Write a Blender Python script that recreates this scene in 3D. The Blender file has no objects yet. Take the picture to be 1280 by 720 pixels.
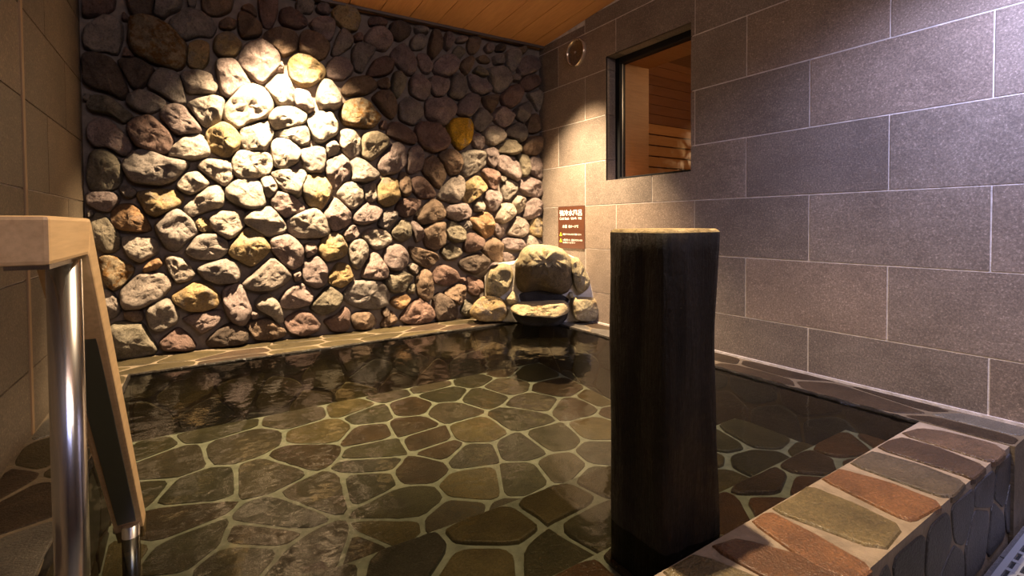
import bpy, bmesh, math, random
from mathutils import Vector, Matrix, noise

C = bpy.context.scene.collection
SC = bpy.context.scene
random.seed(11)

# ---------------------------------------------------------------- camera
CZ = 0.97                      # height of the camera above the walkway floor
FPX, CYPX, PITCH, ROLL, YAW = 612.37, 294.0, 0.024, 0.0064, -0.5743
cR, sR, cP, sP = math.cos(ROLL), math.sin(ROLL), math.cos(PITCH), math.sin(PITCH)
cY, sY = math.cos(YAW), math.sin(YAW)


def h2w(v):
    return Vector((v[0] * cY - v[1] * sY, v[0] * sY + v[1] * cY, v[2]))


cam_data = bpy.data.cameras.new('camera')
cam = bpy.data.objects.new('camera', cam_data)
C.objects.link(cam)
ex = h2w((cR, -sR * sP, -sR * cP))
eu = h2w((sR, cR * sP, cR * cP))
fw = h2w((0, cP, -sP))
cam.matrix_world = Matrix(((ex.x, eu.x, -fw.x, 0), (ex.y, eu.y, -fw.y, 0), (ex.z, eu.z, -fw.z, CZ), (0, 0, 0, 1)))
cam_data.sensor_width = 36
cam_data.lens = FPX / 1280 * 36
cam_data.shift_y = -(360 - CYPX) / 1280
cam_data.clip_start = 0.02
SC.camera = cam

# ---------------------------------------------------------------- world, exposure, lamps
SC.view_settings.view_transform = 'Standard'
SC.view_settings.look = 'None'
SC.view_settings.gamma = 1.0
SC.view_settings.use_curve_mapping = False
SC.view_settings.exposure = 0.0
w = bpy.data.worlds.new('world')
SC.world = w
w.use_nodes = True
w.node_tree.nodes['Background'].inputs[0].default_value = (0.25, 0.27, 0.45, 1)
w.node_tree.nodes['Background'].inputs[1].default_value = 0.02


def spot(name, loc, target, watts, angle, blend, color, radius=0.03):
    d = bpy.data.lights.new(name, 'SPOT')
    d.energy, d.color, d.spot_size, d.spot_blend, d.shadow_soft_size = watts, color, math.radians(angle), blend, radius
    o = bpy.data.objects.new(name, d)
    o.location = (loc[0], loc[1], loc[2] + CZ)
    o.rotation_euler = (Vector(target) - Vector(loc)).to_track_quat('-Z', 'Y').to_euler()
    C.objects.link(o)
    return o


def area(name, loc, target, watts, sx, sy, color):
    d = bpy.data.lights.new(name, 'AREA')
    d.shape = 'RECTANGLE'
    d.energy, d.color, d.size, d.size_y = watts, color, sx, sy
    o = bpy.data.objects.new(name, d)
    o.location = (loc[0], loc[1], loc[2] + CZ)
    o.rotation_euler = (Vector(target) - Vector(loc)).to_track_quat('-Z', 'Y').to_euler()
    C.objects.link(o)
    return o


WARM = (1.0, 0.74, 0.45)
spot('stone_wall_downlight', (0.44, 2.71, 1.38), (0.46, 3.12, -0.10), 1700, 80, 1.0, WARM)
spot('spout_downlight', (1.83, 2.53, 1.38), (1.96, 2.62, -0.70), 1150, 76, 0.85, WARM)
spot('curb_downlight', (0.87, 0.88, 1.50), (0.90, 0.84, -0.70), 390, 98, 0.95, WARM, 0.018)
spot('bath_room_wall_light', (1.88, 0.00, 1.00), (2.31, 0.54, 0.24), 220, 92, 0.9, (0.56, 0.59, 1.0), 0.12)
area('bath_room_ceiling_light', (0.6, -1.9, 1.45), (0.9, 3.0, 0.2), 12, 1.2, 0.5, (0.50, 0.54, 1.0))
area('warm_fill_light', (0.9, -1.2, 1.60), (0.9, 3.0, 0.5), 30, 1.6, 0.4, (1.0, 0.80, 0.66))  # added warm fill to lift the dim stones, no known lamp


# ---------------------------------------------------------------- tracing helpers: a pixel of the photograph to a point on a real plane
def ray(u, v):
    x, z = (u - 640) / FPX, -(v - CYPX) / FPX
    X, Z2 = x * cR + z * sR, z * cR - x * sR
    return h2w((X, cP + Z2 * sP, Z2 * cP - sP))


def on_plane(u, v, p, n):
    d = ray(u, v)
    return d * (Vector(p).dot(Vector(n)) / d.dot(Vector(n)))


# ---------------------------------------------------------------- materials
def new_mat(name):
    m = bpy.data.materials.new(name)
    m.use_nodes = True
    nt = m.node_tree
    return m, nt, nt.nodes['Principled BSDF']


def N(nt, kind, **kw):
    n = nt.nodes.new(kind)
    for k, v in kw.items():
        setattr(n, k, v)
    return n


def object_coords(nt, scale=40.0):
    tc = N(nt, 'ShaderNodeTexCoord')
    oi = N(nt, 'ShaderNodeObjectInfo')
    mu = N(nt, 'ShaderNodeVectorMath', operation='MULTIPLY_ADD')
    nt.links.new(oi.outputs['Random'], mu.inputs[0])
    mu.inputs[1].default_value = (scale, scale * 0.7, scale * 1.3)
    nt.links.new(tc.outputs['Object'], mu.inputs[2])
    return mu.outputs[0], oi.outputs['Random']


def noise_tex(nt, vec, scale, detail=4.0, rough=0.6):
    n = N(nt, 'ShaderNodeTexNoise')
    n.inputs['Scale'].default_value = scale
    n.inputs['Detail'].default_value = detail
    n.inputs['Roughness'].default_value = rough
    nt.links.new(vec, n.inputs['Vector'])
    return n.outputs['Fac']


def ramp(nt, fac, stops):
    r = N(nt, 'ShaderNodeValToRGB')
    el = r.color_ramp.elements
    while len(el) < len(stops):
        el.new(0.5)
    for e, (p, c) in zip(el, stops):
        e.position, e.color = p, (*c, 1)
    nt.links.new(fac, r.inputs[0])
    return r.outputs[0]


def mix(nt, fac, a, b, mode='MIX'):
    m = N(nt, 'ShaderNodeMix', data_type='RGBA', blend_type=mode)
    for sock, val in ((m.inputs[0], fac), (m.inputs[6], a), (m.inputs[7], b)):
        if isinstance(val, (int, float)):
            sock.default_value = val
        elif isinstance(val, tuple):
            sock.default_value = (*val, 1)
        else:
            nt.links.new(val, sock)
    return m.outputs[2]


def bump(nt, bs, height, strength, dist, prev=None):
    b = N(nt, 'ShaderNodeBump')
    b.inputs['Strength'].default_value = strength
    b.inputs['Distance'].default_value = dist
    nt.links.new(height, b.inputs['Height'])
    if prev is not None:
        nt.links.new(prev, b.inputs['Normal'])
    nt.links.new(b.outputs[0], bs.inputs['Normal'])
    return b.outputs[0]


def sc(c, k):
    return tuple(min(1.0, x * k) for x in c)


def rock_mat(name, base, second=None, amount=0.45, rough=0.9, patch=11):
    m, nt, bs = new_mat(name)
    v, rnd = object_coords(nt)
    n1 = noise_tex(nt, v, 14, 6, 0.65)
    col = ramp(nt, n1, [(0.28, sc(base, 0.62)), (0.5, base), (0.74, sc(base, 1.35))])
    if second:
        n2 = noise_tex(nt, v, patch, 5, 0.7)
        k = ramp(nt, n2, [(amount - 0.05, (0, 0, 0)), (amount + 0.09, (1, 1, 1))])
        col = mix(nt, k, col, second)
    n3 = noise_tex(nt, v, 95, 4, 0.8)
    spk = ramp(nt, n3, [(0.32, (0.45, 0.44, 0.43)), (0.47, (0.95, 0.95, 0.95)), (0.75, (1.25, 1.25, 1.2))])
    col = mix(nt, 1.0, col, spk, 'MULTIPLY')
    tint = ramp(nt, rnd, [(0, (0.78, 0.76, 0.74)), (0.5, (1, 1, 1)), (1, (1.12, 1.06, 1.0))])
    col = mix(nt, 1.0, col, tint, 'MULTIPLY')
    nt.links.new(col, bs.inputs['Base Color'])
    bs.inputs['Roughness'].default_value = rough
    bs.inputs['Specular IOR Level'].default_value = 0.25
    b1 = bump(nt, bs, noise_tex(nt, v, 34, 7, 0.75), 1.0, 0.03)
    bump(nt, bs, noise_tex(nt, v, 120, 4, 0.8), 0.9, 0.012, b1)
    return m


ROCK = {
    'c': rock_mat('grey_tan_rock', (0.250, 0.215, 0.190)),
    't': rock_mat('lit_cream_rock', (0.330, 0.285, 0.240)),  # cream stones, and stones whose downlight glare is put into the colour
    'p': rock_mat('mauve_rock', (0.265, 0.205, 0.190)),
    'r': rock_mat('red_brown_rock', (0.200, 0.130, 0.108)),
    'b': rock_mat('brown_rock', (0.215, 0.150, 0.105)),
    'd': rock_mat('dark_brown_rock', (0.115, 0.085, 0.066)),
    'w': rock_mat('olive_rock', (0.225, 0.195, 0.145), (0.14, 0.12, 0.085), 0.55),
    'y': rock_mat('ochre_rock', (0.340, 0.250, 0.125), (0.250, 0.210, 0.165), 0.55),
    'Y': rock_mat('vivid_yellow_rock', (0.620, 0.360, 0.030), (0.42, 0.30, 0.14), 0.58),
    'o': rock_mat('orange_rock', (0.340, 0.200, 0.100), (0.230, 0.165, 0.120), 0.56),
    'k': rock_mat('rust_mottled_rock', (0.270, 0.215, 0.140), (0.170, 0.085, 0.022), 0.50, 0.9, 24),
    's': rock_mat('sandy_spout_rock', (0.420, 0.350, 0.210), (0.330, 0.235, 0.115), 0.56),
    'h': rock_mat('shaded_hood_rock', (0.150, 0.112, 0.062), (0.300, 0.230, 0.120), 0.62),
    'B': rock_mat('wet_black_rock', (0.035, 0.030, 0.027), None, 0.5, 0.4),
}


def mortar_mat(name, col, rough=0.95):
    m, nt, bs = new_mat(name)
    tc = N(nt, 'ShaderNodeTexCoord').outputs['Object']
    n1 = noise_tex(nt, tc, 22, 5)
    nt.links.new(ramp(nt, n1, [(0.3, sc(col, 0.7)), (0.7, sc(col, 1.2))]), bs.inputs['Base Color'])
    bs.inputs['Roughness'].default_value = rough
    bump(nt, bs, noise_tex(nt, tc, 90, 4), 0.5, 0.006)
    return m


MORTAR = mortar_mat('wall_mortar', (0.180, 0.143, 0.115))
MORTAR_PALE = mortar_mat('spout_mortar', (0.42, 0.37, 0.30))
GROUT = mortar_mat('tile_grout', (0.52, 0.47, 0.44))
FLAG_GROUT = mortar_mat('flagstone_grout', (0.235, 0.185, 0.140), 0.5)
COPING_GROUT = mortar_mat('wet_coping_grout', (0.105, 0.078, 0.048), 0.6)
POOL_GROUT = mortar_mat('pool_grout', (0.34, 0.355, 0.31), 0.6)


def tile_mat(name, a, b, rough):
    m, nt, bs = new_mat(name)
    v, rnd = object_coords(nt)
    n1 = noise_tex(nt, v, 3.2, 6, 0.6)
    col = ramp(nt, n1, [(0.3, a), (0.68, b)])
    mp = N(nt, 'ShaderNodeMapping')
    mp.inputs['Rotation'].default_value = (0.5, 0.4, 0.3)
    mp.inputs['Scale'].default_value = (1, 1.4, 4.0)
    nt.links.new(v, mp.inputs[0])
    vein = noise_tex(nt, mp.outputs[0], 2.2, 8, 0.7)
    col = mix(nt, ramp(nt, vein, [(0.485, (0, 0, 0)), (0.5, (0.35, 0.35, 0.35)), (0.515, (0, 0, 0))]), col, sc(b, 1.5))
    spk = noise_tex(nt, v, 150, 2, 0.8)
    col = mix(nt, 1.0, col, ramp(nt, spk, [(0.3, (0.68, 0.68, 0.68)), (0.5, (1, 1, 1)), (0.62, (1.3, 1.3, 1.3)), (0.76, (2.5, 2.5, 2.5))]), 'MULTIPLY')
    col = mix(nt, 1.0, col, ramp(nt, rnd, [(0, (0.82, 0.82, 0.84)), (0.5, (1, 1, 1)), (1, (1.14, 1.06, 1.0))]), 'MULTIPLY')
    nt.links.new(col, bs.inputs['Base Color'])
    bs.inputs['Roughness'].default_value = rough
    bs.inputs['Specular IOR Level'].default_value = 0.35
    bump(nt, bs, noise_tex(nt, v, 60, 5, 0.7), 0.25, 0.004)
    return m


TILE = tile_mat('grey_stone_tile', (0.130, 0.104, 0.085), (0.190, 0.154, 0.126), 0.55)
LEFT_TILE = tile_mat('tan_stone_tile', (0.110, 0.084, 0.056), (0.160, 0.124, 0.084), 0.6)
FLOOR_TILE = tile_mat('dark_floor_tile', (0.05, 0.05, 0.055), (0.08, 0.08, 0.085), 0.5)


def flag_mat(name, base, second, rough, spec=0.5):
    m, nt, bs = new_mat(name)
    v, rnd = object_coords(nt)
    n1 = noise_tex(nt, v, 9, 6, 0.65)
    col = ramp(nt, n1, [(0.3, sc(second, 0.8)), (0.6, base), (0.8, sc(base, 1.25))])
    spk = noise_tex(nt, v, 160, 2, 0.7)
    col = mix(nt, 1.0, col, ramp(nt, spk, [(0.3, (0.6, 0.6, 0.6)), (0.55, (1, 1, 1)), (0.75, (1.5, 1.4, 1.3))]), 'MULTIPLY')
    col = mix(nt, 1.0, col, ramp(nt, rnd, [(0, (0.75, 0.75, 0.75)), (1, (1.2, 1.2, 1.2))]), 'MULTIPLY')
    nt.links.new(col, bs.inputs['Base Color'])
    bs.inputs['Roughness'].default_value = rough
    bs.inputs['Specular IOR Level'].default_value = spec
    b1 = bump(nt, bs, noise_tex(nt, v, 45, 5, 0.7), 0.35, 0.008)
    bump(nt, bs, spk, 0.6, 0.006, b1)
    return m


FLAG = {
    'rust': flag_mat('rust_flagstone', (0.150, 0.072, 0.035), (0.100, 0.050, 0.028), 0.32),
    'wet_olive': flag_mat('wet_olive_flagstone', (0.050, 0.038, 0.018), (0.034, 0.026, 0.014), 0.5, 0.15),
    'wet_brown': flag_mat('wet_brown_flagstone', (0.040, 0.026, 0.016), (0.027, 0.018, 0.012), 0.5, 0.15),
    'olive': flag_mat('olive_flagstone', (0.150, 0.115, 0.058), (0.110, 0.085, 0.046), 0.32),
    'brown': flag_mat('brown_flagstone', (0.090, 0.056, 0.036), (0.060, 0.040, 0.028), 0.32),
    'dark': flag_mat('dark_brown_flagstone', (0.050, 0.031, 0.021), (0.036, 0.023, 0.017), 0.3),
    'drab': flag_mat('drab_flagstone', (0.100, 0.078, 0.056), (0.070, 0.056, 0.042), 0.4),
    'slate': flag_mat('slate_flagstone', (0.085, 0.075, 0.062), (0.055, 0.048, 0.042), 0.32),
    'moss': flag_mat('mossy_flagstone', (0.078, 0.068, 0.040), (0.054, 0.048, 0.030), 0.36),
    'veneer': flag_mat('dark_veneer_flagstone', (0.060, 0.058, 0.062), (0.040, 0.039, 0.042), 0.4),
}


def plain(name, col, rough=0.5, metal=0.0, spec=0.5):
    m, nt, bs = new_mat(name)
    bs.inputs['Base Color'].default_value = (*col, 1)
    bs.inputs['Roughness'].default_value = rough
    bs.inputs['Metallic'].default_value = metal
    bs.inputs['Specular IOR Level'].default_value = spec
    return m


def wood_mat(name, a, b, rough, axis='Y', freq=1.0, rings=False):
    m, nt, bs = new_mat(name)
    v, rnd = object_coords(nt, 9.0)
    mp = N(nt, 'ShaderNodeMapping')
    s = {'X': (0.6, 9, 9), 'Y': (9, 0.6, 9), 'Z': (9, 9, 0.6)}[axis]
    mp.inputs['Scale'].default_value = tuple(k * freq for k in s)
    nt.links.new(v, mp.inputs[0])
    n1 = noise_tex(nt, mp.outputs[0], 3.0, 6, 0.6)
    n2 = noise_tex(nt, mp.outputs[0], 14.0, 3, 0.6)
    col = ramp(nt, n1, [(0.3, a), (0.7, b)])
    col = mix(nt, 1.0, col, ramp(nt, n2, [(0.3, (0.86, 0.84, 0.82)), (0.6, (1.03, 1.03, 1.03))]), 'MULTIPLY')
    col = mix(nt, 1.0, col, ramp(nt, rnd, [(0, (0.9, 0.9, 0.9)), (1, (1.08, 1.06, 1.04))]), 'MULTIPLY')
    nt.links.new(col, bs.inputs['Base Color'])
    bs.inputs['Roughness'].default_value = rough
    bump(nt, bs, n2, 0.08, 0.002)
    return m


CEIL_WOOD = wood_mat('cedar_ceiling_wood', (0.480, 0.225, 0.075), (0.560, 0.280, 0.100), 0.5, 'Y', 0.7)
RAIL_WOOD = wood_mat('light_rail_wood', (0.600, 0.400, 0.200), (0.680, 0.470, 0.250), 0.45, 'Y', 1.2)
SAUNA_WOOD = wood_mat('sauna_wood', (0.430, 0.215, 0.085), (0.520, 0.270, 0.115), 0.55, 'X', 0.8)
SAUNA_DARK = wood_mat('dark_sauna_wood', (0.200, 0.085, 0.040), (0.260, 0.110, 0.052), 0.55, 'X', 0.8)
STEEL = plain('polished_steel', (0.62, 0.62, 0.64), 0.2, 1.0)
BRUSHED = plain('brushed_steel', (0.30, 0.31, 0.34), 0.35, 1.0)
BLACK = plain('black_frame', (0.006, 0.006, 0.007), 0.5, 0.0, 0.2)
STRIP = plain('tan_joint_strip', (0.300, 0.190, 0.095), 0.6)
TRIM = plain('dark_edge_trim', (0.075, 0.055, 0.048), 0.5)
PLASTER = plain('bath_room_plaster', (0.30, 0.29, 0.29), 0.8)


def post_mat():
    m, nt, bs = new_mat('charred_timber')
    v, rnd = object_coords(nt)
    mp = N(nt, 'ShaderNodeMapping')
    mp.inputs['Scale'].default_value = (9, 9, 1.2)
    nt.links.new(v, mp.inputs[0])
    n1 = noise_tex(nt, mp.outputs[0], 3.5, 7, 0.7)
    n2 = noise_tex(nt, v, 26, 6, 0.75)
    col = ramp(nt, n1, [(0.35, (0.005, 0.004, 0.0035)), (0.6, (0.013, 0.009, 0.006)), (0.8, (0.030, 0.018, 0.011))])
    nt.links.new(col, bs.inputs['Base Color'])
    bs.inputs['Specular IOR Level'].default_value = 0.3
    nt.links.new(ramp(nt, n2, [(0.35, (0.28, 0.28, 0.28)), (0.65, (0.6, 0.6, 0.6))]), bs.inputs['Roughness'])
    b1 = bump(nt, bs, n1, 0.6, 0.02)
    bump(nt, bs, n2, 0.5, 0.01, b1)
    return m


POST = post_mat()
POST_TOP = rock_mat('lit_timber_end', (0.620, 0.480, 0.270), (0.42, 0.31, 0.16), 0.55)  # pale top: the light falling on the post's end is put into its colour


def clear_mat(name, ior, tint, rough, waves=False):
    m, nt, bs = new_mat(name)
    nt.nodes.remove(bs)
    out = nt.nodes['Material Output']
    tr = N(nt, 'ShaderNodeBsdfTransparent')
    tr.inputs[0].default_value = (*tint, 1)
    gl = N(nt, 'ShaderNodeBsdfGlossy')
    gl.inputs['Roughness'].default_value = rough
    fr = N(nt, 'ShaderNodeFresnel')
    geo = N(nt, 'ShaderNodeNewGeometry')
    io = N(nt, 'ShaderNodeMapRange')       # the same reflectance from either side of the sheet
    io.inputs['To Min'].default_value = ior
    io.inputs['To Max'].default_value = 1 / ior
    nt.links.new(geo.outputs['Backfacing'], io.inputs['Value'])
    nt.links.new(io.outputs[0], fr.inputs['IOR'])
    mx = N(nt, 'ShaderNodeMixShader')
    nt.links.new(fr.outputs[0], mx.inputs[0])
    nt.links.new(tr.outputs[0], mx.inputs[1])
    nt.links.new(gl.outputs[0], mx.inputs[2])
    nt.links.new(mx.outputs[0], out.inputs['Surface'])
    if waves:
        tc = N(nt, 'ShaderNodeTexCoord').outputs['Object']
        n1 = noise_tex(nt, tc, 5.0, 3, 0.5)
        n2 = noise_tex(nt, tc, 19.0, 2, 0.5)
        b = N(nt, 'ShaderNodeBump')
        b.inputs['Strength'].default_value = 0.35
        b.inputs['Distance'].default_value = 0.016
        nt.links.new(n1, b.inputs['Height'])
        b2 = N(nt, 'ShaderNodeBump')
        b2.inputs['Strength'].default_value = 0.18
        b2.inputs['Distance'].default_value = 0.005
        nt.links.new(n2, b2.inputs['Height'])
        nt.links.new(b.outputs[0], b2.inputs['Normal'])
        nt.links.new(b2.outputs[0], gl.inputs['Normal'])
        nt.links.new(b2.outputs[0], fr.inputs['Normal'])
    return m


WATER = clear_mat('pool_water', 1.333, (0.41, 0.41, 0.35), 0.07, True)
GLASS = clear_mat('window_glass', 1.5, (0.90, 0.90, 0.88), 0.0)
ACRYLIC = clear_mat('clear_acrylic', 1.49, (0.95, 0.92, 0.88), 0.05)


# ---------------------------------------------------------------- object helpers (z is measured from the camera's height, CZ lifts it to the floor's)
ORI = {}


def place(o, loc, parent):
    loc = Vector((loc[0], loc[1], loc[2] + CZ))
    ORI[o.name] = loc
    if parent is not None:
        o.parent = parent
        o.location = loc - ORI[parent.name]
    else:
        o.location = loc
    C.objects.link(o)


def obj(name, verts, faces, mat, parent=None, at=None, smooth=False, mesh=None):
    at = Vector(at) if at is not None else Vector((0, 0, 0))
    if mesh is None:
        mesh = bpy.data.meshes.new(name)
        mesh.from_pydata([tuple(Vector(v) - at) for v in verts], [], faces)
        if isinstance(mat, (list, tuple)):
            for mm in mat:
                mesh.materials.append(mm)
        else:
            mesh.materials.append(mat)
        if smooth:
            mesh.polygons.foreach_set('use_smooth', [True] * len(mesh.polygons))
        mesh.update()
    o = bpy.data.objects.new(name, mesh)
    place(o, at, parent)
    return o


def empty(name, at):
    o = bpy.data.objects.new(name, None)
    o.empty_display_size = 0.05
    place(o, at, None)
    return o


def tag(o, label=None, cat=None, kind=None, group=None):
    for k, v in (('label', label), ('category', cat), ('kind', kind), ('group', group)):
        if v:
            o[k] = v
    return o


def structure(o, label=None, cat=None):
    return tag(o, label, cat, 'structure')


BOXF = [(0, 1, 3, 2), (4, 6, 7, 5), (0, 4, 5, 1), (2, 3, 7, 6), (0, 2, 6, 4), (1, 5, 7, 3)]


def box_data(a, b):
    return [(x, y, z) for x in (a[0], b[0]) for y in (a[1], b[1]) for z in (a[2], b[2])], BOXF


def box(name, a, b, mat, parent=None, bev=0.0):
    if bev <= 0:
        v, f = box_data(a, b)
        at = [(p + q) / 2 for p, q in zip(a, b)]
        return obj(name, v, f, mat, parent, at)
    bm = bmesh.new()
    v, f = box_data(a, b)
    at = Vector([(p + q) / 2 for p, q in zip(a, b)])
    vs = [bm.verts.new(Vector(p) - at) for p in v]
    for q in f:
        bm.faces.new([vs[i] for i in q])
    bmesh.ops.recalc_face_normals(bm, faces=bm.faces)
    bmesh.ops.bevel(bm, geom=list(bm.edges), offset=bev, segments=2, affect='EDGES', profile=0.6)
    me = bpy.data.meshes.new(name)
    bm.to_mesh(me)
    bm.free()
    me.materials.append(mat)
    return obj(name, None, None, None, parent, at, mesh=me)


def cylinder(name, p0, p1, r0, mat, parent=None, seg=20, r1=None, cap=True):
    p0, p1 = Vector(p0), Vector(p1)
    r1 = r0 if r1 is None else r1
    d = (p1 - p0).normalized()
    a = d.orthogonal().normalized()
    b = d.cross(a)
    vs, fs = [], []
    for p, r in ((p0, r0), (p1, r1)):
        for k in range(seg):
            t = 2 * math.pi * k / seg
            vs.append(p + a * math.cos(t) * r + b * math.sin(t) * r)
    for k in range(seg):
        n = (k + 1) % seg
        fs.append((k, n, seg + n, seg + k))
    if cap:
        fs.append(tuple(reversed(range(seg))))
        fs.append(tuple(range(seg, 2 * seg)))
    o = obj(name, vs, fs, mat, parent, p0)
    for poly in o.data.polygons[:seg]:
        poly.use_smooth = True
    return o


def chaikin(p, it=2, c=0.25):
    for _ in range(it):
        q = []
        for i in range(len(p)):
            a, b = p[i], p[(i + 1) % len(p)]
            q += [(a[0] * (1 - c) + b[0] * c, a[1] * (1 - c) + b[1] * c), (a[0] * c + b[0] * (1 - c), a[1] * c + b[1] * (1 - c))]
        p = q
    return p


def resample(p, n):
    L = [0.0]
    for i in range(len(p)):
        a, b = p[i], p[(i + 1) % len(p)]
        L.append(L[-1] + math.hypot(b[0] - a[0], b[1] - a[1]))
    out, j = [], 0
    for k in range(n):
        t = L[-1] * k / n
        while L[j + 1] < t:
            j += 1
        s = (t - L[j]) / max(1e-9, L[j + 1] - L[j])
        a, b = p[j], p[(j + 1) % len(p)]
        out.append((a[0] + (b[0] - a[0]) * s, a[1] + (b[1] - a[1]) * s))
    return out


def area2(p):
    return 0.5 * sum(p[i][0] * p[(i + 1) % len(p)][1] - p[(i + 1) % len(p)][0] * p[i][1] for i in range(len(p)))


def centroid(p):
    return (sum(a[0] for a in p) / len(p), sum(a[1] for a in p) / len(p))


def boulder(name, outline, P0, U, V, W, H, mat, parent, n=36, rng=random, drop=(0.0, 0.0), facets=3, grow=1.05, back=0.03, rough=1.0, rings=None):
    """A rounded rock over an outline (in the plane P0, U, V), standing H out along W; its crown may be shifted by drop."""
    o2 = resample(chaikin(chaikin(outline, 1, 0.16), 1, 0.22), n)
    if area2(o2) < 0:
        o2.reverse()
    c = centroid(o2)
    size = math.sqrt(abs(area2(o2)))
    loc = P0 + U * c[0] + V * c[1]
    seed = Vector((rng.random() * 50, rng.random() * 50, rng.random() * 50))
    fac = []
    for _ in range(facets):
        t = rng.random() * 6.283
        fac.append((math.cos(t), math.sin(t), rng.uniform(0.25, 0.8), rng.uniform(0.72, 0.98)))
    rings = rings or [(0.93, -back), (1.0, 0.0), (0.99, 0.20), (0.955, 0.42), (0.89, 0.62), (0.79, 0.79), (0.66, 0.90), (0.51, 0.96), (0.35, 0.99), (0.18, 1.0)]
    vs, fs = [], []
    for s, h in rings:
        for (px, py) in o2:
            dx, dy = (px - c[0]) * grow, (py - c[1]) * grow
            x, y = dx * s + drop[0] * max(h, 0), dy * s + drop[1] * max(h, 0)
            hh = h * H if h > 0 else h
            if h > 0:
                for fx, fy, g, k in fac:
                    lim = H * (k - g * (x * fx + y * fy) / size * 1.1)
                    if hh > lim:
                        hh = lim + (hh - lim) * 0.10
                hh = max(hh, H * 0.12 * h)
            q = Vector((x, y, hh)) 
            nz = noise.fractal(q * 11 + seed, 0.8, 2.2, 5) * 0.017 * rough
            n2 = (noise.turbulence(q * 24 + seed, 4, True, noise_basis='PERLIN_ORIGINAL', amplitude_scale=0.6, frequency_scale=2.1) - 0.55) * -0.013 * rough
            if h > 0:
                hh += (nz + n2) * min(1.0, h * 2) * (0.6 + size * 3)
                rr = 1 + noise.noise(q * 16 + seed * 2) * 0.06 * rough
                x *= rr
                y *= rr
            vs.append(U * x + V * y + W * hh)
    hh = sum(q.dot(W) for q in vs[-n:]) / n
    vs.append(U * drop[0] + V * drop[1] + W * hh)
    for r in range(len(rings) - 1):
        for k in range(n):
            m = (k + 1) % n
            fs.append((r * n + k, r * n + m, (r + 1) * n + m, (r + 1) * n + k))
    last = (len(rings) - 1) * n
    for k in range(n):
        fs.append((last + k, last + (k + 1) % n, len(vs) - 1))
    return obj(name, [v + loc for v in vs], fs, mat, parent, loc, smooth=True)


def slab(name, poly, P0, U, V, W, T, mat, parent, bev=0.006, rounds=2, tilt=0.0, rng=random):
    """A flat flagstone: an outline in the plane P0, U, V, thickness T along W with a worn edge."""
    p = chaikin(poly, rounds, 0.15 if rounds > 1 else 0.13) if rounds else list(poly)
    if len(p) > 24:
        p = resample(p, 24)
    if area2(p) < 0:
        p.reverse()
    sd = rng.random() * 90
    p = [(a + noise.noise(Vector((a * 22, b * 22, sd))) * 0.006, b + noise.noise(Vector((a * 22, b * 22, sd + 7))) * 0.006) for a, b in p]
    c = centroid(p)
    loc = P0 + U * c[0] + V * c[1]
    n = len(p)
    g = (rng.uniform(-tilt, tilt), rng.uniform(-tilt, tilt))
    size = math.sqrt(abs(area2(p))) + 1e-6
    vs = []
    for s, h in ((0.0, -0.004), (0.0, T - bev), (bev * 0.4, T - bev * 0.3), (bev * 1.3, T)):
        k = 1 - s / size * 2
        for a in p:
            dx, dy = (a[0] - c[0]) * k, (a[1] - c[1]) * k
            e = (dx * g[0] + dy * g[1]) if h > 0 else 0
            vs.append(loc + U * dx + V * dy + W * (h + e))
    fs = []
    for r in range(3):
        for k in range(n):
            m = (k + 1) % n
            fs.append((r * n + k, r * n + m, (r + 1) * n + m, (r + 1) * n + k))
    fs.append(tuple(range(3 * n, 4 * n)))
    return obj(name, vs, fs, mat, parent, loc)


def clip(poly, nx, ny, d):
    out = []
    for i in range(len(poly)):
        a, b = poly[i], poly[(i + 1) % len(poly)]
        da, db = a[0] * nx + a[1] * ny - d, b[0] * nx + b[1] * ny - d
        if da <= 0:
            out.append(a)
        if da * db < 0:
            t = da / (da - db)
            out.append((a[0] + (b[0] - a[0]) * t, a[1] + (b[1] - a[1]) * t))
    return out


def cells(seeds, rect, gap, stretch=1.0):
    """Voronoi cells of seeds in rect (x0, y0, x1, y1), each pulled in by gap/2; stretch > 1 makes cells longer in x."""
    x0, y0, x1, y1 = rect
    res = []
    g = gap / 2
    S = [(x / stretch, y) for x, y in seeds]
    for i, (sx, sy) in enumerate(S):
        p = [(x0 + g, y0 + g), (x1 - g, y0 + g), (x1 - g, y1 - g), (x0 + g, y1 - g)]
        for j, (tx, ty) in enumerate(S):
            if i == j or abs(tx - sx) > 1.2 or abs(ty - sy) > 1.2:
                continue
            # bisector in stretched space, written for real x
            nx, ny = (tx - sx) / stretch, ty - sy
            d = (tx * tx + ty * ty - sx * sx - sy * sy) / 2
            L = math.hypot(nx, ny)
            p = clip(p, nx / L, ny / L, d / L - g)
            if len(p) < 3:
                break
        if len(p) >= 3 and abs(area2(p)) > 0.0008:
            res.append((i, p))
    return res


def scatter(rect, dist, fixed=(), tries=4000, stretch=1.0, rng=random):
    x0, y0, x1, y1 = rect
    pts = [q for q in fixed if x0 < q[0] < x1 and y0 < q[1] < y1]
    for _ in range(tries):
        q = (rng.uniform(x0, x1), rng.uniform(y0, y1))
        if all(math.hypot((q[0] - r[0]) / stretch, q[1] - r[1]) > dist for r in pts):
            pts.append(q)
    return pts


# ================================================================ THE ROOM
XL, XR, YF, YBACK = -0.467, 2.314, -2.4, 3.30
ZFLOOR, ZC = -0.97, -0.69      # walkway floor, top of the coping
YC0, YC1 = 0.41, 0.645         # front curb
XP0, XP1, YP1 = -0.27, 2.085, 2.87   # pool edges
X3, Y3, Z3 = Vector((1, 0, 0)), Vector((0, 1, 0)), Vector((0, 0, 1))


def ceil_z(y):
    return 1.377 + 0.079 * (3.131 - y)


def wall_y(x):
    return 3.245 - 0.033 * x


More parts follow.
